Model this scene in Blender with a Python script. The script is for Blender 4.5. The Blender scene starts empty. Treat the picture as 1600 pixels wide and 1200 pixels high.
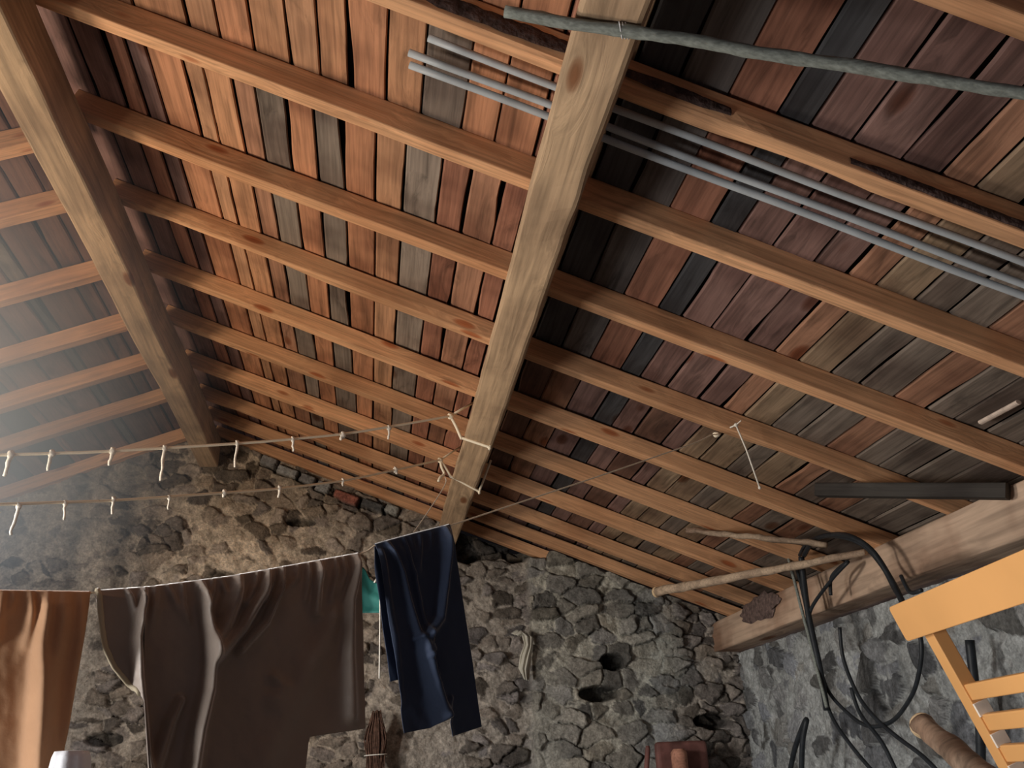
import bpy, math, random
import numpy as np
from mathutils import Vector, Matrix, noise as mn

# ------------------------------------------------------------------ camera
F = 1456.07
CM = ((0.9896, 0.1425, -0.0217), (-0.1397, 0.9109, -0.3884), (-0.0356, 0.3873, 0.9213))
CAM = Vector((0, 0, 1.5))
sc = bpy.context.scene
cd = bpy.data.cameras.new('camera'); cam = bpy.data.objects.new('camera', cd)
sc.collection.objects.link(cam)
cd.sensor_width = 36; cd.lens = F * 36 / 1600; cd.clip_start = 0.02
R3 = Matrix(((CM[0][0], CM[0][2], -CM[0][1]), (CM[1][0], CM[1][2], -CM[1][1]), (CM[2][0], CM[2][2], -CM[2][1])))
cam.matrix_world = Matrix.Translation(CAM) @ R3.to_quaternion().normalized().to_matrix().to_4x4()
sc.camera = cam
# ------------------------------------------------------------------ world, lights, exposure
w = bpy.data.worlds.new('world'); sc.world = w; w.use_nodes = True
bg = w.node_tree.nodes['Background']
bg.inputs[0].default_value = (0.80, 0.80, 0.95, 1); bg.inputs[1].default_value = 0.10
sc.view_settings.view_transform = 'Standard'; sc.view_settings.look = 'None'
sc.view_settings.gamma = 1; sc.view_settings.exposure = 0.14
sc.cycles.use_denoising = True
sc.cycles.max_bounces = 6

def area(name, loc, to, sx, sy, power, col):
    l = bpy.data.lights.new(name, 'AREA'); l.shape = 'RECTANGLE'; l.size = sx; l.size_y = sy
    l.energy = power; l.color = col
    o = bpy.data.objects.new(name, l); sc.collection.objects.link(o)
    o.location = loc
    o.rotation_euler = (Vector(to) - Vector(loc)).to_track_quat('-Z', 'Y').to_euler()
    return o
# daylight through the window opening in the left wall
area('window_daylight', (-2.80, 2.35, 2.12), (-1.0, 3.3, 2.55), 0.55, 0.55, 105, (1.0, 0.96, 0.92))
# added fill light from low left, with no known source, for the cloth folds
area('added_left_fill', (-2.80, 1.02, 0.95), (-1.0, 1.5, 0.0), 0.7, 1.3, 84, (1.0, 0.97, 0.93))

# ------------------------------------------------------------------ helpers
T = math.tan(math.radians(21.3)); XR = -1.0157; ZR = 3.5
SEC = math.sqrt(1 + T * T)
def ray(px, py):
    c = Vector(((px - 800) / F, 1, -(py - 600) / F))
    return Vector([sum(CM[i][k] * c[k] for k in range(3)) for i in range(3)])
def hit(px, py, n, c):
    d = ray(px, py); n = Vector(n); return CAM + d * ((c - n.dot(CAM)) / n.dot(d))
def at_x(px, py, X): return hit(px, py, (1, 0, 0), X)
def at_y(px, py, Y): return hit(px, py, (0, 1, 0), Y)
def at_z(px, py, Z): return hit(px, py, (0, 0, 1), Z)
def at_roof(px, py, off=0): return hit(px, py, (T, 0, 1), ZR + T * XR + off)
def roof_z(x, off=0): return ZR - T * abs(x - XR) + off

col = sc.collection
def setp(o, label=None, cat=None, group=None, kind=None):
    if label: o['label'] = label
    if cat: o['category'] = cat
    if group: o['group'] = group
    if kind: o['kind'] = kind
    return o
def empty(name, loc, label, cat, group=None):
    o = bpy.data.objects.new(name, None); col.objects.link(o); o.location = loc
    o.empty_display_size = .05
    return setp(o, label, cat, group)
def mesh(name, verts, faces, mat, parent=None, smooth=True, cols=None, seeds=None, mw=None):
    me = bpy.data.meshes.new(name)
    if mw is not None:      # verts are world coords; express them in mw's frame
        inv = mw.inverted(); verts = [inv @ Vector(v) for v in verts]
    me.from_pydata([tuple(v) for v in verts], [], faces)
    if cols is not None:
        a = me.color_attributes.new('Col', 'FLOAT_COLOR', 'POINT')
        c = np.ones((len(verts), 4), np.float32); c[:, :3] = np.asarray(cols, np.float32); a.data.foreach_set('color', c.ravel())
    if seeds is not None:
        a = me.attributes.new('seed', 'FLOAT', 'POINT'); a.data.foreach_set('value', np.asarray(seeds, np.float32))
    if smooth: me.polygons.foreach_set('use_smooth', [True] * len(me.polygons))
    me.materials.append(mat); me.update()
    o = bpy.data.objects.new(name, me); col.objects.link(o)
    if mw is not None: o.matrix_world = mw
    if parent is not None:
        o.parent = parent
        if mw is None:
            o.matrix_parent_inverse = Matrix.Translation(-parent.location)
        else:
            o.matrix_parent_inverse = parent.matrix_basis.inverted()
    return o
def frames(pts, up=None):
    out = []
    prev = Vector(up) if up else None
    for i, p in enumerate(pts):
        a = pts[max(i - 1, 0)]; b = pts[min(i + 1, len(pts) - 1)]
        t = (b - a).normalized()
        if prev is None: prev = Vector((0, 0, 1)) if abs(t.z) < .9 else Vector((1, 0, 0))
        s = t.cross(prev).normalized(); u = s.cross(t).normalized(); prev = u
        out.append((t, s, u))
    return out
def spline(P, n):
    """Catmull-Rom through P, n steps per span"""
    P = [Vector(p) for p in P]; out = []
    for i in range(len(P) - 1):
        p0 = P[max(i - 1, 0)]; p1 = P[i]; p2 = P[i + 1]; p3 = P[min(i + 2, len(P) - 1)]
        for k in range(n):
            t = k / n
            out.append(.5 * ((2 * p1) + (p2 - p0) * t + (2 * p0 - 5 * p1 + 4 * p2 - p3) * t * t + (3 * p1 - p0 - 3 * p2 + p3) * t ** 3))
    out.append(P[-1]); return out
def tube_geo(pts, r, sides=8, rough=0, seed=0, up=None):
    pts = [Vector(p) for p in pts]; fr = frames(pts, up); V = []; Fc = []
    for i, (p, (t, s, u)) in enumerate(zip(pts, fr)):
        rr = r(i / (len(pts) - 1)) if callable(r) else r
        for k in range(sides):
            a = 2 * math.pi * k / sides; d = s * math.cos(a) + u * math.sin(a)
            q = rr * (1 + (rough * mn.noise(p * (1.2 / max(rr, .004)) * .25 + d * 1.1 + Vector((seed, 0, 0))) if rough else 0))
            V.append(p + d * q)
    n = len(pts)
    for i in range(n - 1):
        for k in range(sides):
            a = i * sides + k; b = i * sides + (k + 1) % sides
            Fc.append((a, b, b + sides, a + sides))
    Fc.append(tuple(range(sides))[::-1]); Fc.append(tuple(range((n - 1) * sides, n * sides)))
    return V, Fc
def merge(parts):
    V = []; Fc = []
    for v, f in parts:
        o = len(V); V += list(v); Fc += [tuple(i + o for i in x) for x in f]
    return V, Fc
def tube(name, pts, r, mat, parent=None, sides=8, **k):
    V, Fc = tube_geo(pts, r, sides, **k)
    return mesh(name, V, Fc, mat, parent)
def blob_geo(c, rx, ry, rz, seed=0, rough=.2, n=8, m=6):
    V = []; Fc = []
    for j in range(m + 1):
        th = math.pi * j / m
        for i in range(n):
            a = 2 * math.pi * i / n
            d = Vector((math.sin(th) * math.cos(a), math.sin(th) * math.sin(a), math.cos(th)))
            q = 1 + rough * mn.noise(d * 2 + Vector((seed * 7.3, 0, 0)))
            V.append(Vector(c) + Vector((d.x * rx, d.y * ry, d.z * rz)) * q)
    for j in range(m):
        for i in range(n):
            a = j * n + i; b = j * n + (i + 1) % n
            Fc.append((a, b, b + n, a + n))
    return V, Fc

# beam: local X is the length, rounded section hw x hh (local Y, Z), slight waviness
def beam_geo(L, wd, ht, ch=.006, step=.05, wav=.003, seed=0, wane=None):
    n = max(2, int(L / step)); V = []; Fc = []
    hw, hh = wd / 2, ht / 2
    sec = []
    sub = 3
    cor = [(-hw, -hh, ch), (hw, -hh, ch), (hw, hh, ch), (-hw, hh, ch)]
    for ci, (cx, cy, c) in enumerate(cor):
        nx = cor[(ci + 1) % 4]
        sx = 1 if cx > 0 else -1; sy = 1 if cy > 0 else -1
        a0 = {0: 180, 1: 270, 2: 0, 3: 90}[ci]
        for k in range(3):
            a = math.radians(a0 + 45 * k)
            sec.append((cx - sx * c + c * math.cos(a), cy - sy * c + c * math.sin(a), ci))
        # mid point on the following face
        sec.append(((cx + nx[0]) / 2, (cy + nx[1]) / 2, -1))
    m = len(sec)
    for i in range(n + 1):
        x = L * i / n
        ox = mn.noise(Vector((x * .9, seed * 3.1, 0))) * wav * 2; oz = mn.noise(Vector((x * .9, seed * 3.1, 5))) * wav * 2
        for k, (y, z, ci) in enumerate(sec):
            q = mn.noise(Vector((x * 6, y * 20, z * 20 + seed * 9))) * wav * .6
            yy, zz = y + ox, z + oz
            if wane and ci in wane:
                e = max(0, mn.noise(Vector((x * wane['f'], seed * 5.7 + ci, 1))) + wane['b']) * wane['a']
                yy -= math.copysign(e, y); zz -= math.copysign(e * .6, z)
            V.append(Vector((x, yy + q, zz + q)))
    for i in range(n):
        for k in range(m):
            a = i * m + k; b = i * m + (k + 1) % m
            Fc.append((a, a + m, b + m, b))
    Fc.append(tuple(range(m))); Fc.append(tuple(range(n * m, (n + 1) * m))[::-1])
    return V, Fc
def place(p0, xdir, zdir):
    x = Vector(xdir).normalized(); z = Vector(zdir); y = z.cross(x).normalized(); z = x.cross(y)
    m = Matrix((x, y, z)).transposed().to_4x4(); m.translation = Vector(p0); return m
def beam(name, p0, p1, wd, ht, mat, up, parent=None, **k):
    p0 = Vector(p0); p1 = Vector(p1); mw = place(p0, p1 - p0, up)
    V, Fc = beam_geo((p1 - p0).length, wd, ht, **k)
    me = bpy.data.meshes.new(name); me.from_pydata([tuple(v) for v in V], [], Fc)
    me.materials.append(mat); me.update()
    for pl in me.polygons: pl.use_smooth = False
    o = bpy.data.objects.new(name, me); col.objects.link(o); o.matrix_world = mw
    if parent is not None:
        o.parent = parent; o.matrix_parent_inverse = parent.matrix_basis.inverted()
    return o

# ------------------------------------------------------------------ materials
def newmat(name):
    m = bpy.data.materials.new(name); m.use_nodes = True
    nt = m.node_tree; b = nt.nodes['Principled BSDF']; return m, nt, b
def node(nt, t, **kw):
    n = nt.nodes.new(t)
    for k, v in kw.items():
        if k.startswith('i_'):
            key = k[2:]; key = int(key) if key.isdigit() else key
            n.inputs[key].default_value = v
        else: setattr(n, k, v)
    return n
def ramp(nt, stops):
    r = nt.nodes.new('ShaderNodeValToRGB'); e = r.color_ramp.elements
    while len(e) > 1: e.remove(e[-1])
    e[0].position, e[0].color = stops[0][0], (*stops[0][1], 1)
    for p, c in stops[1:]:
        x = e.new(p); x.color = (*c, 1)
    return r
def g(v): return (v, v, v)
def wood(name, base=None, scale=(1.2, 22, 22), axis='X', knots=(3.0, 9.0, 9.0), knot_r=.10, contrast=.45, rough=.75, stain=(.55, .5, .5), var=.12, bump=.5, knot_col=(.32, .17, .10)):
    m, nt, b = newmat(name); L = nt.links.new
    tc = node(nt, 'ShaderNodeTexCoord'); 
    off = node(nt, 'ShaderNodeVectorMath', operation='ADD')
    L(tc.outputs['Object'], off.inputs[0])
    if base is None:
        at = node(nt, 'ShaderNodeAttribute', attribute_name='seed')
        sv = node(nt, 'ShaderNodeVectorMath', operation='SCALE'); sv.inputs[0].default_value = (3.7, 1.9, 5.3)
        L(at.outputs['Fac'], sv.inputs['Scale']); rnd = at.outputs['Fac']
    else:
        oi = node(nt, 'ShaderNodeObjectInfo')
        sv = node(nt, 'ShaderNodeVectorMath', operation='SCALE'); sv.inputs[0].default_value = (37, 19, 53)
        L(oi.outputs['Random'], sv.inputs['Scale'])
    L(sv.outputs[0], off.inputs[1])
    def mp(s):
        n = node(nt, 'ShaderNodeVectorMath', operation='MULTIPLY')
        n.inputs[1].default_value = (s[0], s[1], s[2]) if axis == 'X' else (s[1], s[0], s[2])
        return n
    # knots
    kw = mp(knots); L(off.outputs[0], kw.inputs[0])
    vor = node(nt, 'ShaderNodeTexVoronoi', feature='F1', i_Scale=1.0, i_Randomness=.9); L(kw.outputs[0], vor.inputs['Vector'])
    kr = ramp(nt, [(0, g(1)), (knot_r * .75, g(.85)), (knot_r, g(.55)), (knot_r * 1.25, g(0))]); L(vor.outputs['Distance'], kr.inputs[0])
    sel = node(nt, 'ShaderNodeSeparateColor'); L(vor.outputs['Color'], sel.inputs[0])
    thr = node(nt, 'ShaderNodeMath', operation='GREATER_THAN', i_1=.45); L(sel.outputs[0], thr.inputs[0])
    kf = node(nt, 'ShaderNodeMath', operation='MULTIPLY'); L(kr.outputs[0], kf.inputs[0]); L(thr.outputs[0], kf.inputs[1])
    # grain pushed sideways round knots
    push = ramp(nt, [(0, g(1)), (.5, g(0))]); L(vor.outputs['Distance'], push.inputs[0])
    gm = mp(scale); L(off.outputs[0], gm.inputs[0])
    pv = node(nt, 'ShaderNodeVectorMath', operation='SCALE'); pv.inputs[0].default_value = (0, 1.2, 1.2) if axis == 'X' else (1.2, 0, 1.2)
    L(push.outputs[0], pv.inputs['Scale'])
    ga = node(nt, 'ShaderNodeVectorMath', operation='ADD'); L(gm.outputs[0], ga.inputs[0]); L(pv.outputs[0], ga.inputs[1])
    n1 = node(nt, 'ShaderNodeTexNoise', i_Scale=1.0, i_Detail=4.0, i_Roughness=.6, i_Distortion=.6); L(ga.outputs[0], n1.inputs['Vector'])
    gm2 = mp((scale[0] * 2.5, scale[1] * 5, scale[2] * 5)); L(off.outputs[0], gm2.inputs[0])
    n2 = node(nt, 'ShaderNodeTexNoise', i_Scale=1.0, i_Detail=2.0); L(gm2.outputs[0], n2.inputs['Vector'])
    gr = ramp(nt, [(.30, g(1 - contrast)), (.48, g(.92)), (.62, g(1.08)), (.75, g(1 - contrast * .4))]); L(n1.outputs['Fac'], gr.inputs[0])
    gr2 = ramp(nt, [(.3, g(.78)), (.6, g(1.08))]); L(n2.outputs['Fac'], gr2.inputs[0])
    # broad blotches
    n3 = node(nt, 'ShaderNodeTexNoise', i_Scale=3.0, i_Detail=3.0); L(off.outputs[0], n3.inputs['Vector'])
    gr3 = ramp(nt, [(.35, stain), (.55, g(1)), (.7, g(1.08))]); L(n3.outputs['Fac'], gr3.inputs[0])
    def mul(a, c):
        x = node(nt, 'ShaderNodeMix', data_type='RGBA', blend_type='MULTIPLY'); x.inputs[0].default_value = 1
        L(a, x.inputs[6]); L(c, x.inputs[7]); return x.outputs[2]
    if base is None:
        ca = node(nt, 'ShaderNodeAttribute', attribute_name='Col'); c = ca.outputs['Color']
    else:
        rgb = node(nt, 'ShaderNodeRGB'); rgb.outputs[0].default_value = (*base, 1)
        vr = node(nt, 'ShaderNodeMapRange', i_3=1 - var, i_4=1 + var); L(oi.outputs['Random'], vr.inputs[0])
        hs = node(nt, 'ShaderNodeHueSaturation'); L(rgb.outputs[0], hs.inputs['Color']); L(vr.outputs[0], hs.inputs['Value']); c = hs.outputs[0]
    c = mul(c, gr.outputs[0]); c = mul(c, gr2.outputs[0]); c = mul(c, gr3.outputs[0])
    kc = node(nt, 'ShaderNodeMix', data_type='RGBA', blend_type='MULTIPLY'); L(kf.outputs[0], kc.inputs[0]); L(c, kc.inputs[6]); kc.inputs[7].default_value = (*[x * 1.5 for x in knot_col], 1)
    L(kc.outputs[2], b.inputs['Base Color']); b.inputs['Roughness'].default_value = rough
    b.inputs['Specular IOR Level'].default_value = .25
    bp = node(nt, 'ShaderNodeBump', i_Strength=bump, i_Distance=.004); L(n1.outputs['Fac'], bp.inputs['Height']); L(bp.outputs[0], b.inputs['Normal'])
    return m
def plain(name, colr, rough=.7, noise_s=20, amt=.2, spec=.3, bump=.0, bdist=.003, metallic=0, sheen=0, stretch=None):
    m, nt, b = newmat(name); L = nt.links.new
    tc = node(nt, 'ShaderNodeTexCoord'); n = node(nt, 'ShaderNodeTexNoise', i_Scale=noise_s, i_Detail=4.0)
    if stretch:
        mm = node(nt, 'ShaderNodeVectorMath', operation='MULTIPLY'); mm.inputs[1].default_value = stretch
        L(tc.outputs['Object'], mm.inputs[0]); L(mm.outputs[0], n.inputs['Vector'])
    else: L(tc.outputs['Object'], n.inputs['Vector'])
    r = ramp(nt, [(.3, tuple(c * (1 - amt) for c in colr)), (.7, tuple(c * (1 + amt) for c in colr))]); L(n.outputs['Fac'], r.inputs[0])
    L(r.outputs[0], b.inputs['Base Color']); b.inputs['Roughness'].default_value = rough
    b.inputs['Specular IOR Level'].default_value = spec; b.inputs['Metallic'].default_value = metallic
    if sheen: b.inputs['Sheen Weight'].default_value = sheen
    if bump:
        bp = node(nt, 'ShaderNodeBump', i_Strength=bump, i_Distance=bdist); L(n.outputs['Fac'], bp.inputs['Height']); L(bp.outputs[0], b.inputs['Normal'])
    return m
def fabric(name, colr, rough=.8, amt=.12, sheen=.3, weave=600, trans=0.0):
    m, nt, b = newmat(name); L = nt.links.new
    tc = node(nt, 'ShaderNodeTexCoord')
    n = node(nt, 'ShaderNodeTexNoise', i_Scale=6.0, i_Detail=5.0); L(tc.outputs['Object'], n.inputs['Vector'])
    r = ramp(nt, [(.3, tuple(c * (1 - amt) for c in colr)), (.7, tuple(c * (1 + amt) for c in colr))]); L(n.outputs['Fac'], r.inputs[0])
    L(r.outputs[0], b.inputs['Base Color']); b.inputs['Roughness'].default_value = rough
    b.inputs['Sheen Weight'].default_value = sheen; b.inputs['Sheen Roughness'].default_value = .35; b.inputs['Specular IOR Level'].default_value = .3
    n2 = node(nt, 'ShaderNodeTexNoise', i_Scale=70.0, i_Detail=3.0); L(tc.outputs['Object'], n2.inputs['Vector'])
    bp = node(nt, 'ShaderNodeBump', i_Strength=.25, i_Distance=.004); L(n2.outputs['Fac'], bp.inputs['Height']); L(bp.outputs[0], b.inputs['Normal'])
    return m
def stone_mat():
    m, nt, b = newmat('rubble_stone'); L = nt.links.new
    tc = node(nt, 'ShaderNodeTexCoord'); ca = node(nt, 'ShaderNodeAttribute', attribute_name='Col')
    n1 = node(nt, 'ShaderNodeTexNoise', i_Scale=26.0, i_Detail=8.0, i_Roughness=.7); L(tc.outputs['Object'], n1.inputs['Vector'])
    r1 = ramp(nt, [(.3, g(.55)), (.5, g(1)), (.68, g(1.45))]); L(n1.outputs['Fac'], r1.inputs[0])
    n2 = node(nt, 'ShaderNodeTexNoise', i_Scale=90.0, i_Detail=4.0); L(tc.outputs['Object'], n2.inputs['Vector'])
    r2 = ramp(nt, [(.35, g(.8)), (.65, g(1.2))]); L(n2.outputs['Fac'], r2.inputs[0])
    x = node(nt, 'ShaderNodeMix', data_type='RGBA', blend_type='MULTIPLY'); x.inputs[0].default_value = 1; L(ca.outputs['Color'], x.inputs[6]); L(r1.outputs[0], x.inputs[7])
    y = node(nt, 'ShaderNodeMix', data_type='RGBA', blend_type='MULTIPLY'); y.inputs[0].default_value = 1; L(x.outputs[2], y.inputs[6]); L(r2.outputs[0], y.inputs[7])
    L(y.outputs[2], b.inputs['Base Color']); b.inputs['Roughness'].default_value = .9; b.inputs['Specular IOR Level'].default_value = .2
    bp = node(nt, 'ShaderNodeBump', i_Strength=1.0, i_Distance=.022); L(n1.outputs['Fac'], bp.inputs['Height']); L(bp.outputs[0], b.inputs['Normal'])
    return m

M_plank = wood('plank_wood', None, scale=(1.5, 26, 26), axis='Y', knots=(2.6, 6.5, 6.5), knot_r=.15, contrast=.5)
M_rafter = wood('rafter_pine', (.66, .37, .20), scale=(1.3, 30, 30), knots=(4, 13, 13), knot_r=.16, contrast=.3, stain=(.8, .74, .7), var=.10, knot_col=(.38, .2, .13))
M_beam = wood('beam_wood', (.50, .35, .22), scale=(1.1, 18, 18), knots=(2.4, 8, 8), knot_r=.13, contrast=.4, stain=(.7, .68, .68), var=.04, bump=.9)
M_log = wood('log_wood', (.52, .38, .28), scale=(1.0, 10, 10), knots=(1.6, 5, 5), knot_r=.14, contrast=.4, stain=(.55, .46, .42), var=.02, bump=1.0)
M_bark = plain('bark', (.07, .045, .04), .85, 60, .5, bump=1, bdist=.01)
M_stone = stone_mat()
M_roofback = plain('roof_tiles', (.022, .016, .014), .9)
M_floor = wood('floor_boards', (.16, .12, .09), scale=(1, 12, 12))
M_pipe = plain('grey_plastic', (.42, .46, .49), .45, 15, .12)
M_pole = plain('weathered_pole', (.20, .22, .20), .8, 40, .3, bump=.5, stretch=(1, 4, 4))
M_rope = plain('cotton_cord', (.95, .86, .68), .9, 300, .05)
M_tie = plain('white_cord', (.78, .74, .66), .9, 200, .15)
M_wire = plain('white_wire', (.7, .72, .74), .6, 80, .15)
M_rubber = plain('black_rubber', (.018, .022, .027), .5, 30, .3)
M_brown = fabric('brown_fabric', (.25, .205, .175), .5, sheen=.9)
M_pipingm = fabric('piping_fabric', (.42, .36, .25), .8)
M_tan = fabric('tan_fabric', (.56, .32, .18), .7, sheen=.2)
M_navy = fabric('navy_fabric', (.026, .042, .085), .8, sheen=.5)
M_green = fabric('green_fabric', (.02, .16, .14), .7)
M_white = fabric('white_fabric', (.8, .82, .88), .8)
M_rag = fabric('rag_fabric', (.55, .53, .45), .9)
M_chair = plain('orange_paint', (.80, .42, .155), .38, 4, .06, spec=.4)
M_chairedge = plain('bare_wood', (.85, .78, .68), .6)
M_stick = wood('stick_wood', (.42, .32, .23), scale=(1, 30, 30), contrast=.4, bump=.6)
M_darkboard = wood('dark_board_wood', (.05, .045, .04), scale=(1, 20, 20), contrast=.3)
M_cutwood = plain('cut_wood', (.70, .52, .32), .8, 40, .15)
M_red = plain('rust_red_paint', (.16, .07, .06), .7, 15, .35)
M_twig = plain('dry_twigs', (.12, .065, .045), .9, 60, .5)
M_light = plain('pale_batten', (.55, .45, .38), .8, 40, .2)

# ------------------------------------------------------------------ setting: roof boarding
O_ = {'o': (.49, .235, .13), 'O': (.55, .29, .16), 't': (.47, .26, .15), 'b': (.36, .19, .12), 'g': (.25, .205, .17), 'G': (.135, .12, .115),
      'r': (.37, .17, .11), 'p': (.26, .155, .135), 'd': (.20, .11, .08), 'k': (.06, .06, .065), 'n': (.33, .235, .155), 'm': (.21, .17, .14)}
rng = random.Random(4)
def boards(name, side, edges, cols, runs):
    V = []; Fc = []; C = []; S = []
    for (x0, x1, key) in zip(edges[:-1], edges[1:], cols):
        pass
    for (ya, yb, edges, keys) in runs:
        for bi in range(len(edges) - 1):
            x0, x1 = edges[bi], edges[bi + 1]; key = keys[bi]
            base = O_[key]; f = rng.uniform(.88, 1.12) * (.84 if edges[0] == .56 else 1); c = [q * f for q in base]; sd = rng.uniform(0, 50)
            gapL, gapR = rng.choice([.001, .001, .002, .003]), rng.choice([.001, .001, .002, .003])
            wanL = rng.choice([0, 0, .5, 1.0]); wanR = rng.choice([0, 0, .5, 1.3])
            off = .074 + rng.uniform(0, .004); tilt = rng.uniform(-.003, .003)
            y0 = ya + rng.uniform(0, .004); y1 = yb - rng.uniform(.001, .006)
            n = int((y1 - y0) / .045) + 1; o = len(V)
            for i in range(n + 1):
                y = y0 + (y1 - y0) * i / n
                def ed(s, wn):
                    a = mn.noise(Vector((y * 1.3, sd + s * 9, 0))) * .0025
                    bq = max(0, mn.noise(Vector((y * 2.3, sd * 1.7 + s * 5, 3))) - .12) * .022 * wn
                    cq = abs(mn.noise(Vector((y * 17, sd + s, 8)))) * .0025 * (1 if wn else .3)
                    return a, bq + cq
                aL, bL = ed(0, wanL); aR, bR = ed(1, wanR)
                xl = x0 + gapL + aL + bL; xr = x1 - gapR + aR - bR
                w_ = .0025 * mn.noise(Vector((y * 2, sd, 1)))
                for (x, dz) in ((xl, .007), (xl + .004, 0), ((xl + xr) / 2, .001), (xr - .004, 0), (xr, .007)):
                    zz = off + dz + w_ + tilt * (x - x0) / max(.01, x1 - x0)
                    X = x if side > 0 else 2 * XR - x
                    V.append((X, y, ZR - T * (x - XR) + zz * SEC)); 
                    C.append(c); S.append(sd)
            for i in range(n):
                for k in range(4):
                    a = o + i * 5 + k
                    q = (a, a + 5, a + 6, a + 1)
                    Fc.append(q if side > 0 else q[::-1])
    ob = mesh(name, V, Fc, M_plank, smooth=False, cols=C, seeds=S)
    md = ob.modifiers.new('thick', 'SOLIDIFY'); md.thickness = .018; md.offset = -1 if side > 0 else -1
    return setp(ob, kind='structure')
cenF = [-1.01, -.90, -.81, -.736, -.676, -.571, -.51, -.429, -.364, -.279, -.197, -.115, -.019, .066, .172, .252, .345, .415, .50, .56]
cenFk = 'p p r p o t O b g o g o t g r b r d n'.split()
cenN = [-1.01, -.88, -.78, -.672, -.523, -.438, -.346, -.25, -.169, -.094, .008, .101, .21, .298, .401, .50, .56]
cenNk = 'p p t O t o O t O o O g o o r n'.split()
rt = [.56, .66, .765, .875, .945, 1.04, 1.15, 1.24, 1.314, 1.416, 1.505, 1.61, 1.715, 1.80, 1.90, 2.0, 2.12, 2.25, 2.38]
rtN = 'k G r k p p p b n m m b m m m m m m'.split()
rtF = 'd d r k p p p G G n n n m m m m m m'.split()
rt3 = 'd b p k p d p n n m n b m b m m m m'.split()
def shift(e, s): 
    r = random.Random(s); return [e[0]] + [x + r.uniform(-.014, .014) for x in e[1:-1]] + [e[-1]]
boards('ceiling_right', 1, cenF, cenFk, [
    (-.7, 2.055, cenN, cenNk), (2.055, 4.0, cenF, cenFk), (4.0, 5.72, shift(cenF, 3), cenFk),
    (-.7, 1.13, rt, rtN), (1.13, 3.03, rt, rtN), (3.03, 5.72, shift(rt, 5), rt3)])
le = [-1.01 + .095 * i for i in range(24)]
rl = random.Random(9); le = [le[0]] + [x + rl.uniform(-.02, .02) for x in le[1:]]
lk = [rl.choice('pprddGmbp') for _ in le[1:]]; lk2 = [rl.choice('pprddGmbk') for _ in le[1:]]
boards('ceiling_left', -1, le, lk, [(-.7, 3.57, le, lk), (3.57, 5.72, shift(le, 8), lk2)])
# tiles lying on the boards (dark through the gaps)
def quad(name, P, mat, kind='structure'):
    return setp(mesh(name, P, [(0, 1, 2, 3)], mat, smooth=False), kind=kind)
def slab(name, P, th, nrm, mat, kind='structure'):
    P = [Vector(p) for p in P]; n = Vector(nrm).normalized() * th
    V = P + [p + n for p in P]
    return setp(mesh(name, V, [(0, 1, 2, 3), (7, 6, 5, 4), (0, 4, 5, 1), (1, 5, 6, 2), (2, 6, 7, 3), (3, 7, 4, 0)], mat, smooth=False), kind=kind)
k = .112 * SEC
slab('roof_right', [(XR, -.8, ZR + k), (2.6, -.8, ZR + k - T * (2.6 - XR)), (2.6, 6.2, ZR + k - T * (2.6 - XR)), (XR, 6.2, ZR + k)], .04, (T, 0, 1), M_roofback)
slab('roof_left', [(XR, -.8, ZR + k), (-3.6, -.8, ZR + k - T * (XR + 3.6)), (-3.6, 5.9, ZR + k - T * (XR + 3.6)), (XR, 5.9, ZR + k)], .04, (-T, 0, 1), M_roofback)

# ------------------------------------------------------------------ setting: rubble walls
def vnoise(x, y, f, seed):
    r = np.random.RandomState(seed); G = r.rand(64, 64)
    X = x * f + 100.3; Y = y * f + 57.7
    xi = np.floor(X).astype(int); yi = np.floor(Y).astype(int); fx = X - xi; fy = Y - yi
    fx = fx * fx * (3 - 2 * fx); fy = fy * fy * (3 - 2 * fy)
    a = G[xi % 64, yi % 64]; b_ = G[(xi + 1) % 64, yi % 64]; c = G[xi % 64, (yi + 1) % 64]; d = G[(xi + 1) % 64, (yi + 1) % 64]
    return (a * (1 - fx) + b_ * fx) * (1 - fy) + (c * (1 - fx) + d * fx) * fy
def fbm(x, y, f, seed, o=4):
    s = 0; a = .5
    for i in range(o): s = s + a * vnoise(x, y, f * 2 ** i, seed + i); a *= .5
    return s / (1 - .5 ** o)
def sstep(a, b_, x):
    t = np.clip((x - a) / (b_ - a), 0, 1); return t * t * (3 - 2 * t)
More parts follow.
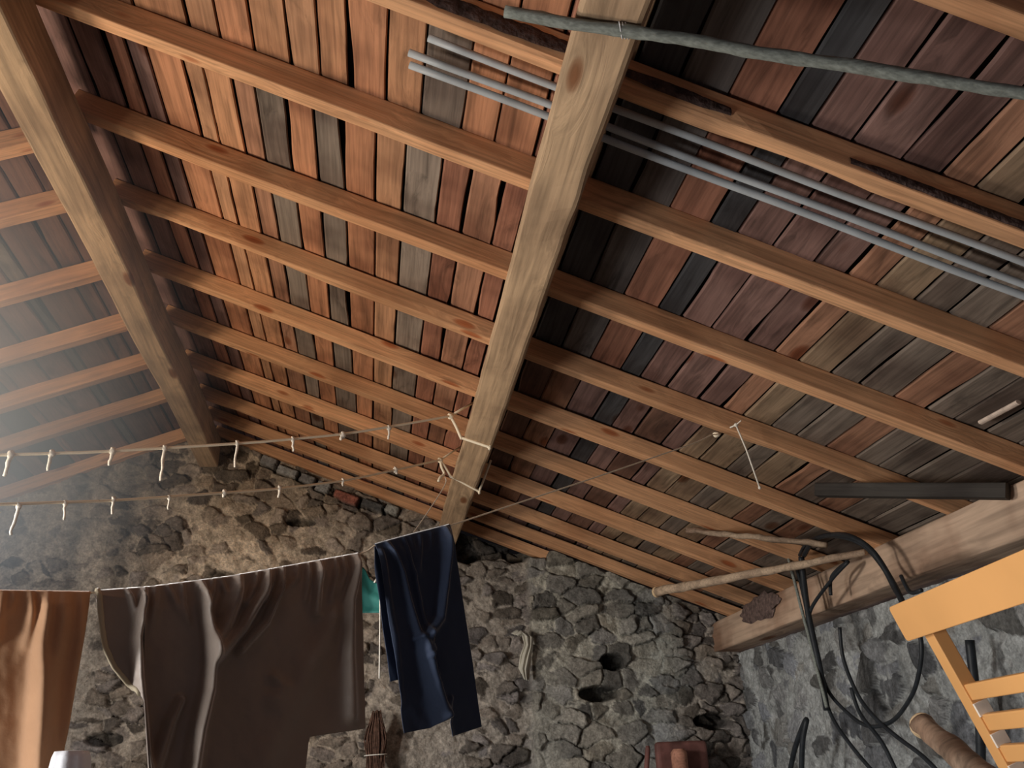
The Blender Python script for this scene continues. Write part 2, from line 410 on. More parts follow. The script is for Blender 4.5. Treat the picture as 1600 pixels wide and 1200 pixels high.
def rubble(U, V, seed, mort, hr=(.045, .085), wr=(.05, .17), drop=.22, relief=1.0):
    """height and colour of a rubble face; mort(u,v) 0 = dry joints, 1 = stones drowned in mortar"""
    r = np.random.RandomState(seed)
    sx, sz = [], []
    z = V.min() - .2
    while z < V.max() + .2:
        h = r.uniform(*hr); x = U.min() - .3
        while x < U.max() + .3:
            w_ = r.uniform(*wr)
            if r.rand() > drop: sx.append(x + w_ / 2 + r.uniform(-.03, .03)); sz.append(z + h / 2 + r.uniform(-.028, .028))
            x += w_
        z += h
    sx = np.array(sx); sz = np.array(sz); n = len(sx)
    asp = 1.55
    wu = U + (fbm(U, V, 9, seed + 1, 3) - .5) * .07 + (fbm(U, V, 38, seed + 2, 2) - .5) * .014; wv = V + (fbm(U, V, 9, seed + 9, 3) - .5) * .055 + (fbm(U, V, 38, seed + 4, 2) - .5) * .014
    shp = U.shape; wu = wu.ravel(); wv = wv.ravel(); N = len(wu)
    f1 = np.empty(N); f2 = np.empty(N); idx = np.empty(N, int)
    for s in range(0, N, 20000):
        e = min(N, s + 20000)
        d = ((wu[s:e, None] - sx) / asp) ** 2 + (wv[s:e, None] - sz) ** 2
        p = np.argpartition(d, 1, axis=1)[:, :2]; dd = np.take_along_axis(d, p, 1)
        o = np.argsort(dd, axis=1); dd = np.take_along_axis(dd, o, 1); p = np.take_along_axis(p, o, 1)
        f1[s:e] = np.sqrt(dd[:, 0]); f2[s:e] = np.sqrt(dd[:, 1]); idx[s:e] = p[:, 0]
    f1 = f1.reshape(shp); f2 = f2.reshape(shp); idx = idx.reshape(shp)
    edge = f2 - f1
    hs = r.uniform(-.03, .03, n)[idx]; tx = r.uniform(-.35, .35, n)[idx]; tz = r.uniform(-.4, .4, n)[idx]
    du = U - sx[idx]; dv = V - sz[idx]
    m = mort(U, V) + .5 * (fbm(U, V, 5, seed + 13, 3) - .5)
    stone = hs + tx * du + tz * dv + .022 * sstep(0, .016, edge) - .02 + .034 * (fbm(U, V, 14, seed + 3, 5) - .5)
    stone = stone - (1 - np.clip(m, 0, 1)) * .05 * (1 - sstep(0, .007, edge))
    mlev = -.012 + (m - .5) * .07 + .045 * (fbm(U, V, 8, seed + 5, 4) - .5) + .03 * (fbm(U, V, 32, seed + 6, 3) - .5)
    m = np.clip(m, 0, 1)
    mlev = np.maximum(mlev, -.075)
    ism = sstep(-.004, .004, mlev - stone)
    H = np.maximum(stone, mlev)
    tone = r.uniform(.45, 1.5, n)[idx] * (.8 + .4 * fbm(U, V, 20, seed + 8, 3)); warm = r.uniform(0, 1, n)[idx]
    base = np.stack([.165 + .03 * warm, .152 + .016 * warm, .148 - .008 * warm], -1) * tone[..., None]
    joint = (1 - sstep(0, .012, edge))[..., None] * (1 - m)[..., None]
    base = base * (1 - .6 * joint)
    mo = np.array([.315, .285, .25]) * (.75 + .5 * fbm(U, V, 12, seed + 7, 3))[..., None]
    C = base * (1 - ism[..., None]) + mo * ism[..., None]
    return H * relief, C
def grid_mesh(name, P, C, mat, flip=False):
    a, b_ = P.shape[:2]; V = P.reshape(-1, 3)
    i = np.arange(a * b_).reshape(a, b_)
    q = np.stack([i[:-1, :-1], i[1:, :-1], i[1:, 1:], i[:-1, 1:]], -1).reshape(-1, 4)
    if flip: q = q[:, ::-1]
    me = bpy.data.meshes.new(name); me.vertices.add(len(V)); me.vertices.foreach_set('co', V.ravel().astype(np.float32))
    me.loops.add(q.size); me.loops.foreach_set('vertex_index', q.ravel().astype(np.int32))
    me.polygons.add(len(q)); me.polygons.foreach_set('loop_start', np.arange(0, q.size, 4, dtype=np.int32))
    me.polygons.foreach_set('use_smooth', np.ones(len(q), bool))
    at = me.color_attributes.new('Col', 'FLOAT_COLOR', 'POINT'); cc = np.ones((len(V), 4), np.float32); cc[:, :3] = C.reshape(-1, 3); at.data.foreach_set('color', cc.ravel())
    me.materials.append(mat); me.update(); me.validate()
    o = bpy.data.objects.new(name, me); col.objects.link(o); return o

YG = 5.6
def gm(u, v):
    b1 = np.exp(-(((u + .75) / .55) ** 2 + ((v - 2.55) / .45) ** 2)) * .9
    b2 = np.exp(-(((u - .35) / .45) ** 2 + ((v - 1.9) / .9) ** 2)) * .75
    b3 = np.exp(-(((u - 1.35) / .45) ** 2 + ((v - 2.0) / .6) ** 2)) * .55
    b4 = sstep(-1.3, -1.6, u) * .8
    return np.clip(.25 + .75 * np.maximum.reduce([b1, b2, b3, b4]) + .5 * (fbm(u, v, 3, 77, 3) - .5), 0.05, 1)
us = np.concatenate([np.arange(-3.5, -2.4, .04), np.arange(-2.4, 2.2, .0075)]); nv = 290
U = np.repeat(us[:, None], nv, 1)
ztop = np.minimum(ZR + .06 - T * np.abs(us - XR), 9)
tt = np.concatenate([np.linspace(0, .35, 20, endpoint=False), np.linspace(.35, 1, nv - 20)])
V_ = 0.0 + (ztop[:, None]) * tt[None, :]
H, C = rubble(U, V_, 11, gm)
H2, C2 = rubble(U, V_, 57, lambda u, v: .34 + .4 * (fbm(u, v, 3, 61, 3) - .5), (.05, .11), (.09, .26), .04, .75)
# square-cut end of the thicker right-hand part of the wall
pil = sstep(.905, .935, U + .012 * (fbm(U, V_, 8, 31, 3) - .5) * 2 + .02 * (2.3 - V_) * 0)
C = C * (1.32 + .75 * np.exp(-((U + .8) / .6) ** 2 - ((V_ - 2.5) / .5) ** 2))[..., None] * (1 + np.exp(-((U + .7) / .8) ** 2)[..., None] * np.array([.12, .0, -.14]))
bl = sstep(.905, .935, U + .012 * (fbm(U, V_, 8, 31, 3) - .5) * 2) * sstep(1.95, 1.6, U + .6 * (fbm(U, V_, 2, 66, 3) - .5))
H = H * (1 - bl) + H2 * bl; C = C * (1 - bl[..., None]) + C2 * bl[..., None] * (np.array([1.52, 1.62, 1.60]) * (1 + np.clip(U - 1.4, 0, .7)[..., None] * np.array([-.25, 0, .2])))
H = H + pil * .085

# pale render on the lower corner
cr = np.exp(-((U - .99) / .09) ** 2) * sstep(2.15, 1.75, V_)
C = C * (1 - cr[..., None]) + cr[..., None] * np.array([.36, .35, .31]) * (.8 + .4 * fbm(U, V_, 14, 3, 3))[..., None]
# hollows left by missing stones; colour darkened for inner shade and dark stone
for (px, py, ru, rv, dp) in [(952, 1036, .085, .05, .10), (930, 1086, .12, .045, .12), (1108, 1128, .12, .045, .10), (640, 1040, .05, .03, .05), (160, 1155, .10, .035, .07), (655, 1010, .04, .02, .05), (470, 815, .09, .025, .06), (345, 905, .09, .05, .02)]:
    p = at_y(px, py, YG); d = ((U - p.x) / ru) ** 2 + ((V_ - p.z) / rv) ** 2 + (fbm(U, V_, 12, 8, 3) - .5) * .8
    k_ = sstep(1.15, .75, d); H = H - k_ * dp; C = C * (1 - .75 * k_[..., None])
# opening at the head of the wall beside the purlin, inner shade painted in
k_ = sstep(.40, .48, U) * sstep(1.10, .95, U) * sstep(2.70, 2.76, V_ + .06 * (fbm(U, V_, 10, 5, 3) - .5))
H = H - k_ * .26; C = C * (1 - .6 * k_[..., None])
# pale blocks and one brick wedged under the lowest rafter
for (px, py, ru, rv, cc) in [(541, 778, .085, .026, (.34, .13, .095)), (505, 762, .045, .03, (.34, .34, .33)), (583, 791, .08, .024, (.10, .10, .10)), (612, 797, .045, .028, (.33, .33, .31)), (449, 737, .07, .026, (.36, .36, .35)), (420, 722, .05, .028, (.30, .29, .28)), (480, 750, .05, .026, (.27, .26, .25))]:
    p = at_y(px, py, YG); du = U - p.x; dv = V_ - p.z; al = du * .93 - dv * .36; ac = du * .36 + dv * .93
    q_ = np.maximum(np.abs(al) / ru, np.abs(ac) / rv) + (fbm(U, V_, 22, 4, 3) - .5) * .25; k_ = sstep(1.0, .88, q_); jn = sstep(1.25, 1.05, q_) * (1 - k_)
    H = H * (1 - k_) + (.03 + .008 * (fbm(U, V_, 30, 2, 3) - .5)) * k_ - jn * .04; C = C * (1 - k_[..., None]) + k_[..., None] * np.array(cc) * (.7 + .6 * fbm(U, V_, 25, 6, 3))[..., None]; C = C * (1 - .6 * jn[..., None])
# soot streaks
for (px, wd_, a_) in [(125, .04, .45), (195, .08, .5), (235, .04, .25)]:
    p = at_y(px, 800, YG); s = np.exp(-((U - p.x + .05 * (fbm(U, V_, 4, 12, 3) - .5)) / wd_) ** 2) * sstep(2.05, 2.35, V_); C = C * (1 - a_ * s[..., None])
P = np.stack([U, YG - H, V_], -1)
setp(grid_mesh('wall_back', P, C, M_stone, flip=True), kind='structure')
# right wall
XW = 2.17
ys = np.arange(1.2, 5.75, .009); zs = np.concatenate([np.linspace(0, 1.2, 20, endpoint=False), np.arange(1.2, 2.135, .009)])
Uy, Vz = np.meshgrid(ys, zs, indexing='ij')
def rm(u, v): return np.clip(.66 + 1.0 * (fbm(u, v, 2.5, 91, 3) - .5), .1, 1)
H, C = rubble(Uy, Vz, 23, rm, (.06, .12), (.08, .22), .18, .6)
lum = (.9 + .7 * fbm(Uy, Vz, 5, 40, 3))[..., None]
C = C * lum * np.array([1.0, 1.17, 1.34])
setp(grid_mesh('wall_right', np.stack([XW - H, Uy, Vz], -1), C, M_stone, flip=False), kind='structure')

# left wall with the window opening, floor
WX = -2.70
def box_geo(a, b_):
    x0, y0, z0 = a; x1, y1, z1 = b_
    V = [(x0, y0, z0), (x1, y0, z0), (x1, y1, z0), (x0, y1, z0), (x0, y0, z1), (x1, y0, z1), (x1, y1, z1), (x0, y1, z1)]
    return V, [(0, 3, 2, 1), (4, 5, 6, 7), (0, 1, 5, 4), (1, 2, 6, 5), (2, 3, 7, 6), (3, 0, 4, 7)]
wy0, wy1, wz0, wz1 = 2.03, 2.67, 1.80, 2.44
ztl = roof_z(WX) + .05
V, Fc = merge([box_geo((WX - .2, -.8, 0), (WX, .65, ztl)), box_geo((WX - .2, 1.45, 0), (WX, wy0, ztl)), box_geo((WX - .2, .65, 1.68), (WX, 1.45, ztl)), box_geo((WX - .2, wy1, 0), (WX, 5.7, ztl)), box_geo((WX - .2, wy0, 0), (WX, wy1, wz0)), box_geo((WX - .2, wy0, wz1), (WX, wy1, ztl))])
setp(mesh('wall_left', V, Fc, M_stone, smooth=False, cols=[(.2, .19, .17)] * len(V)), kind='structure')
V, Fc = merge([box_geo((WX - .12, wy0, wz0), (WX - .06, wy0 + .04, wz1)), box_geo((WX - .12, wy1 - .04, wz0), (WX - .06, wy1, wz1)), box_geo((WX - .12, wy0, wz0), (WX - .06, wy1, wz0 + .04)), box_geo((WX - .12, wy0, wz1 - .04), (WX - .06, wy1, wz1))])
setp(mesh('window_1', V, Fc, M_beam, smooth=False), kind='structure')
slab('floor', [(-3.6, -2.5, 0), (2.6, -2.5, 0), (2.6, 6.2, 0), (-3.6, 6.2, 0)], -.1, (0, 0, 1), M_floor)

# added haze volume standing in for bluish lens veil at the left slope
HC = Vector((-1.70, 2.75, 2.72)); HR = (1.30, 2.2, .90)
hm, nt, b_ = newmat('haze'); nt.nodes.remove(b_); L = nt.links.new
tc = node(nt, 'ShaderNodeTexCoord'); ln = node(nt, 'ShaderNodeVectorMath', operation='LENGTH'); 
sc_ = node(nt, 'ShaderNodeVectorMath', operation='DIVIDE'); sc_.inputs[1].default_value = HR
L(tc.outputs['Object'], sc_.inputs[0]); L(sc_.outputs[0], ln.inputs[0])
mr = node(nt, 'ShaderNodeMapRange', interpolation_type='SMOOTHSTEP'); mr.inputs[1].default_value = .1; mr.inputs[2].default_value = 1.0; mr.inputs[3].default_value = 1.15; mr.inputs[4].default_value = 0
L(ln.outputs['Value'], mr.inputs[0])
vs = nt.nodes.new('ShaderNodeVolumeScatter'); vs.inputs['Color'].default_value = (.62, .78, 1.0, 1); vs.inputs['Anisotropy'].default_value = .2
L(mr.outputs[0], vs.inputs['Density'])
nt.links.new(vs.outputs[0], nt.nodes['Material Output'].inputs['Volume'])
V, Fc = blob_geo((0, 0, 0), *HR, rough=0, n=32, m=16)
Fc = [f[::-1] for f in Fc]
hz = mesh('haze', V, Fc, hm); hz.location = HC; setp(hz, 'added bluish haze standing in for lens veil, under the left roof slope and the ridge beam', 'haze', kind='stuff')

# ------------------------------------------------------------------ big timbers
up_r = Vector((T, 0, 1)).normalized(); dr = Vector((1, 0, -T)).normalized()
up_l = Vector((-T, 0, 1)).normalized(); dl = Vector((-1, 0, -T)).normalized()
rb = beam('ridge_beam', (-.99, -.5, 3.375), (-.99, 5.56, 3.375), .112, .185, M_beam, (0, 0, 1), wav=.006, seed=2, ch=.008)
setp(rb, 'long squared ridge beam slanting down the left of the ceiling to the stone wall', 'beam')
# purlin: section parallel to the roof, wavy sawn edges
c = Vector((.345, 0, 2.79)) + dr * .0615 + up_r * .082
pu = beam('purlin', (c.x, -.5, c.z), (c.x, 5.50, c.z), .123, .164, M_beam, up_r, wav=.007, seed=5, ch=.012)
setp(pu, 'thick knotty purlin running down the middle of the ceiling, clotheslines tied around it', 'beam')
# eaves log, partly squared
n = 90; V = []; Fc = []; m = 40
for i in range(n + 1):
    y = -.4 + (5.60 + .4) * i / n
    for k in range(m):
        a = 2 * math.pi * k / m
        # squared section 0.29 x 0.175 with round corners
        ex = 18.0; cx, sz = math.cos(a), math.sin(a)
        x = math.copysign(abs(cx) ** (2 / ex), cx) * .12; z = math.copysign(abs(sz) ** (2 / ex), sz) * .085
        q = 1 + .07 * mn.noise(Vector((y * 1.6, cx * 1.3, sz * 1.3))) * .5 + .02 * mn.noise(Vector((y * 6, cx * 4, sz * 4)))
        e = 1 - max(0, y - 5.42) * 1.0 * (0.5 if cx < 0 else 0)
        V.append((2.14 + x * q * e, y, 2.222 + z * q * e + .006 * mn.noise(Vector((y, 3, 0)))))
for i in range(n):
    for k in range(m):
        a = i * m + k; b_ = i * m + (k + 1) % m
        Fc.append((a, a + m, b_ + m, b_))
Fc.append(tuple(range(m))); Fc.append(tuple(range(n * m, (n + 1) * m))[::-1])
mwl = place((0, 0, 0), (0, 1, 0), (0, 0, 1))
lg = mesh('eaves_log', V, Fc, M_log, mw=mwl)
setp(lg, 'thick rough log along the right eaves, its hewn end resting on the stone wall', 'log')

# bark patch near the hewn end of the log
V = []; a_, b_ = 26, 16
for i in range(a_ + 1):
    for j in range(b_ + 1):
        u = i / a_ * 2 - 1; v = j / b_ * 2 - 1; wz = 1 + .35 * mn.noise(Vector((u * 2.2, v * 2.2, 7)))
        uu = u * math.sqrt(1 - v * v / 2); vv = v * math.sqrt(1 - u * u / 2); r2 = uu * uu + vv * vv
        p = at_x(1188 + uu * 30 * wz, 949 + vv * 20 * wz - uu * 12, 2.016)
        p.x -= .016 * (1 - r2) ** .5 * (.7 + .6 * abs(mn.noise(Vector((u * 4, v * 4, 2))))) if r2 < 1 else 0
        V.append(p)
m = b_ + 1
o = mesh('bark_patch', V, [(i * m + k, (i + 1) * m + k, (i + 1) * m + k + 1, i * m + k + 1) for i in range(a_) for k in range(b_)], plain('dark_bark', (.13, .09, .08), .9, 50, .5, bump=1, bdist=.01))
o.parent = lg; o.matrix_parent_inverse = lg.matrix_basis.inverted(); o['label'] = 'dark cracked bark patch near the log end'
# ------------------------------------------------------------------ rafters
LY = [1.145, 1.629, 2.080, 2.577, 3.050, 3.550, 4.035, 4.512, 4.955, 5.280, 5.600]
WD = [.05, .052, .05, .054, .05, .055, .052, .05, .05, .05, .05]
HT = [.072, .072, .078, .074, .072, .070, .070, .070, .066, .06, .06]
lab = ['reddish rafter cutting the upper right corner, nearest of the right slope',
       'rafter with a strip of dark bark along its upper face, just above the grey conduits',
       'first rafter below the grey conduits on the right slope, plain sawn pine',
       'second rafter below the grey conduits on the right slope, saw-marked side',
       'third rafter below the grey conduits, with the washing line tied to its right part',
       'fourth rafter below the grey conduits on the right slope, pale knotty pine',
       'fifth rafter below the grey conduits, bright orange, behind the upper clothesline tie on the purlin',
       'sixth rafter below the grey conduits, behind the knot of the lower clothesline',
       'fourth rafter from the stone gable on the right slope, behind the lower clothesline knots',
       'second rafter from the stone gable on the right slope, close above the last one',
       'lowest rafter of the right slope, lying right on top of the stone gable wall']
lab[8] = 'third right-slope rafter from the stone gable, where the slack cord leaves the purlin'
def rafter(i, side, label, y_edge, wd, ht, xa, xb, mat=M_rafter, seed=0, **k):
    d = dr if side > 0 else dl; u = up_r if side > 0 else up_l
    def P(dist): return Vector((XR, y_edge - wd / 2, ZR)) + d * dist + u * (ht / 2)
    p0, p1 = P(xa), P(xb)
    o = beam('rafter', p0, p1, wd, ht, mat, u, wav=.0035, seed=seed, ch=.004, **k)
    return setp(o, label, 'rafter', 'rafters of the right roof slope' if side > 0 else 'rafters of the left roof slope')
M_raftR0 = M_rafter
for i, (y, wd_, h_) in enumerate(zip(LY, WD, HT)):
    rafter(i, 1, lab[i], y, wd_, h_, .03, 3.42, seed=i + 1, wane={0: 1, 1: 1, 'f': 1.4, 'b': -.22, 'a': .035} if i in (1, 4, 8, 10) else None)
LL = [(2.73, 'highest rafter in view on the left slope, a short stretch at the left edge'),
      (3.088, 'left-slope rafter fifth above the one on the stone gable, at the left edge'),
      (3.587, 'left-slope rafter fourth above the one on the stone gable'), (4.069, 'left-slope rafter third above the one on the stone gable'),
      (4.50, 'left-slope rafter second above the one on the stone gable'), (4.965, 'left-slope rafter first above the one on the stone gable'),
      (5.59, 'lowest left-slope rafter, lying on the stone gable wall')]
for j, (y, lb) in enumerate(LL):
    rafter(j, -1, lb, y, .055, .072, .03, 2.48, seed=30 + j)

# bark left on the rafter above the conduits
def bark_strip(parent, x0, x1, y_face, z0f, z1f, seed):
    n = int((x1 - x0) / .012); V = []; m = 7
    for i in range(n + 1):
        x = x0 + (x1 - x0) * i / n
        e = min(1, (x - x0) / .08, (x1 - x) / .08); e = max(e, .05)
        for k in range(m):
            t = k / (m - 1); zz = (z0f + (z1f - z0f) * (.5 + (t - .5) * (.55 + .45 * e))) + .004 * mn.noise(Vector((x * 25, t * 3, seed)))
            bump = (.004 + .007 * abs(mn.noise(Vector((x * 30, t * 4, seed + 3))))) * math.sin(math.pi * t) ** .5
            V.append((x, y_face - bump + .001, ZR - T * (x - XR) + zz * SEC))
    Fc = [(i * m + k, (i + 1) * m + k, (i + 1) * m + k + 1, i * m + k + 1) for i in range(n) for k in range(m - 1)]
    o = mesh('bark', V, [f[::-1] for f in Fc], M_bark)
    o.parent = parent; o.matrix_parent_inverse = parent.matrix_basis.inverted(); o['label'] = 'dark rough bark left on the rafter side'
    return o
raf1 = [o for o in col.objects if o.name.startswith('rafter') and 'strip of dark bark' in o.get('label', '')][0]
yf = 1.629 - .052
bark_strip(raf1, .03, .42, yf, .012, .060, 1)
bark_strip(raf1, .52, .76, yf, .010, .045, 2)
bark_strip(raf1, 1.02, 1.6, yf, .004, .030, 3)

# ------------------------------------------------------------------ conduits, pole
def rp(x, y, off): return Vector((x, y, ZR - T * (x - XR) + off * SEC))
for (y, x0, off, lb) in [(1.79, .06, .014, 'lowest of the three grey conduits, running below the barked rafter'),
                     (1.763, .057, .026, 'middle of the three grey conduits, close beside the lowest one'),
                     (1.700, .10, .030, 'upper of the three grey conduits, nearest the barked rafter')]:
    pts = [rp(x0 + (2.16 - x0) * i / 24, y + .002 * math.sin(i * .8 + y * 40), off) for i in range(25)]
    # hollow end: outer tube and a dark bore
    th = empty('conduit', pts[0], lb, 'pipe', 'grey plastic conduits under the roof boards')
    tube('pipe', pts, .0095, M_pipe, th, sides=12)
pa, pb = at_roof(790, 19, -.198), at_roof(1640, 152, -.20)
pts = [pa + (pb - pa) * (i / 40) + Vector((0, .0012 * math.sin(i * .35), .0012 * math.sin(i * .5 + 1))) for i in range(41)]
th = empty('wooden_pole', pa, 'grey-green weathered pole tied under the purlin at the top right of the photo', 'pole')
tube('pole_shaft', pts, lambda t: .0122 - .002 * t, M_pole, th, sides=12, rough=.3)
c0 = at_roof(967, 47, -.198)
ring = [c0 + Vector((.012 * math.cos(a) * .4 + a * .0009, .0140 * math.cos(a), .0140 * math.sin(a))) for a in [i * .5 for i in range(40)]]
tw = tube('wire_tie', ring, .0014, M_wire, th, sides=6); tw['label'] = 'white wire twisted round the pole'
tube('wire_tie', [at_roof(958, 36, -.188), at_roof(966, 44, -.185), at_roof(970, 52, -.185), at_roof(984, 53, -.188)], .0016, M_wire, th, sides=6)

# ------------------------------------------------------------------ clotheslines
def rope_pts(P, n=10): return spline(P, n)
def on_purlin(px, py, off=.003):   # point on the purlin's underside
    return hit(px, py, (T, 0, 1), 2.79 + T * .345 - off)
def bridge(pix, yl, pend):
    """points on the vertical plane through the line's two ends in plan"""
    q = at_y(*pix[0], yl); d = Vector((pend.x - q.x, pend.y - q.y)); nrm = Vector((-d.y, d.x, 0)); c_ = nrm.dot(pend)
    return [hit(px, py, nrm, c_) for px, py in pix], (nrm, c_)
def clothesline(label, pix, yl, wrap, knots, ties, r, seed):
    e0 = on_purlin(*wrap[0]); e1 = on_purlin(*wrap[1])
    pend = Vector((e0.x - .02, e0.y, e0.z + .02))
    P, (nrm, c_) = bridge(pix, yl, pend)
    left = P[0] + (P[0] - P[1]) * ((P[0].x + 2.72) / abs((P[0] - P[1]).x))
    th = empty('clothesline', P[-1], label, 'clothesline', 'clotheslines tied to the purlin')
    tube('cord', rope_pts([left] + P, 10), lambda t: r, M_rope, th, sides=8)
    kn = hit(*knots[0], nrm, c_)
    # wrap round the purlin
    tl = Vector((.345, 0, 2.79)) + up_r * .17
    top = Vector((tl.x - .004, e0.y + .03, tl.z))
    W = [kn, kn + (e0 - kn) * .5, e0 + Vector((-.004, 0, 0)), e0 + Vector((.004, 0, -.002)), e1 + Vector((-.004, 0, -.002)), e1 + Vector((.004, 0, 0)), e1 + up_r * .165 + Vector((.004, .02, 0))]
    tube('purlin_loop', rope_pts(W, 5), r * 1.25, M_rope, th, sides=8)
    back = hit(*knots[1], nrm, c_)
    tube('purlin_loop', [kn, (kn + back) / 2 + Vector((0, 0, .002)), back + Vector((.01, 0.01, .01))], r, M_rope, th, sides=8)
    parts = [blob_geo(kn, .012, .010, .011, seed, .4), tube_geo([kn + Vector((math.cos(a) * .009, .004 * math.sin(2 * a), math.sin(a) * .010)) for a in [i * .55 for i in range(13)]], r * .9, 6)]
    V, Fc = merge(parts); mesh('knot', V, Fc, M_rope, th)
    if seed == 2:
        tail = [kn, hit(690, 730, nrm, c_), hit(694, 740, nrm, c_), hit(688, 746, nrm, c_), hit(685, 752, nrm, c_)]
        tube('knot_tail', rope_pts(tail, 4), r * 1.4, M_rope, th, sides=6)
    rg = random.Random(seed)
    for (x0, y0, x1, y1, w_) in ties:
        a = hit(x0, y0, nrm, c_); b_ = hit(x1, y1, nrm, c_)
        sc_ = (a - CAM).length / 2.4
        ps = [a + Vector((0, -.004, .004)), a + Vector((.001, -.005, -.006))] + [a + (b_ - a) * t + Vector((rg.uniform(-.002, .002), -.004, 0)) for t in (.35, .6, .85)] + [b_]
        rr = w_ * .36 * (a - CAM).length / F
        parts = [tube_geo(rope_pts(ps, 3), lambda t, rr=rr: rr * (1.15 - .3 * t), 7, rough=.4, seed=x0),
                 tube_geo([a + Vector((.0035 * math.sin(q * 2.1), (r + rr * .6) * math.cos(q), (r + rr * .6) * math.sin(q))) for q in [i * .6 for i in range(12)]], rr * .8, 6),
                 blob_geo(a + Vector((0, -.004, -.004)), rr * 1.8, rr * 1.6, rr * 2.2, x0, .5)]
        V, Fc = merge(parts); o = mesh('tie', V, Fc, M_tie, th)
    return th
clothesline('upper pale clothesline with white string ties, crossing the left of the photo to the purlin',
    [(0, 711), (150, 706), (370, 693), (455, 686), (535, 678), (607, 667), (703, 650)], 2.85, ((722, 684), (764, 697)), ((704, 650), (739, 630)),
    [(18, 710, 7, 744, 8), (82, 708, 75, 735, 7), (177, 704, 171, 727, 7), (258, 700, 251, 751, 6), (371, 692, 367, 730, 5), (458, 686, 458, 705, 5), (536, 679, 533, 687, 7), (608, 668, 607, 686, 5)], .0050, 1)
clothesline('lower pale clothesline with white string ties, passing in front of the stone wall',
    [(0, 788), (175, 782), (350, 770), (440, 763), (535, 751), (618, 734), (690, 718)], 2.75, ((706, 745), (748, 766)), ((688, 719), (720, 698)),
    [(30, 790, 17, 836, 6), (103, 786, 100, 812, 5), (178, 780, 175, 803, 5), (265, 777, 263, 796, 4), (351, 769, 349, 776, 6), (437, 762, 435, 777, 5), (536, 750, 536, 759, 4), (618, 733, 620, 740, 6)], .0046, 2)
# the carrying line
PC0 = Vector((1.255, 3.03, 2.61)); QC = at_y(0, 925, 2.15)
dC = Vector((PC0.x - QC.x, PC0.y - QC.y)); nC = Vector((-dC.y, dC.x, 0)); cC = nC.dot(PC0)
nCn = nC.normalized()           # points away from the camera side
def onC(px, py, push=0): return hit(px, py, nC, cC) - nCn * push
Ppx = [(0, 925), (75, 926), (150, 926), (250, 917), (350, 904), (455, 886), (560, 866), (590, 851), (640, 838), (700, 822), (800, 789), (900, 756), (1000, 722), (1085, 692), (1112, 679)]
PL = [onC(*p) for p in Ppx]
left = PL[0] + (PL[0] - PL[1]) * ((PL[0].x + 2.72) / abs((PL[0] - PL[1]).x))
th = empty('clothesline', PL[-1], 'lowest clothesline, carrying the washing and rising to a rafter on the right', 'clothesline', None)
tube('cord', rope_pts([left] + PL, 8), .0022, M_rope, th, sides=8)
k1 = at_roof(1120, 679, -.006)
V, Fc = merge([blob_geo(k1, .016, .012, .010, 3, .4), tube_geo([PL[-1], k1], .0022, 6)])
mesh('knot', V, Fc, M_rope, th)
# nail and hanging string on the rafter
th = empty('hanging_string', at_roof(1150, 664, -.004), 'short pale string hanging from a nail on a right-slope rafter', 'string')
a = at_roof(1150, 664, -.006); b_ = a + (at_y(1187, 762, a.y + .02) - a)
V, Fc = merge([tube_geo([a, a + (b_ - a) * .4 + Vector((.004, 0, 0)), b_], .003, 7), blob_geo(b_, .006, .006, .006, 2), blob_geo(a, .008, .008, .007, 4, .5), tube_geo([a, at_roof(1141, 668, -.012)], .003, 6), tube_geo([a, at_roof(1158, 657, 0)], .002, 6)])
mesh('string', V, Fc, M_tie, th)
# slack cord from the purlin down behind the trousers
th = empty('slack_cord', at_y(698, 768, 4.9), 'thin pale cord slanting from the purlin down behind the navy trousers', 'cord')
A_ = on_purlin(699, 764); 
cpts = [A_ + Vector((-.01, 0, .06)), A_ + Vector((-.02, -.02, .0)), at_y(645, 834, 4.0), at_y(610, 876, 3.2), at_y(586, 908, 2.75), at_y(592, 903, 2.72), at_y(595, 905, 2.7), at_y(594, 930, 2.7), at_y(594, 975, 2.7), at_y(593, 1060, 2.7)]
V, Fc = tube_geo(rope_pts(cpts, 6), .0024, 7); mesh('cord', V, Fc, M_tie, th)

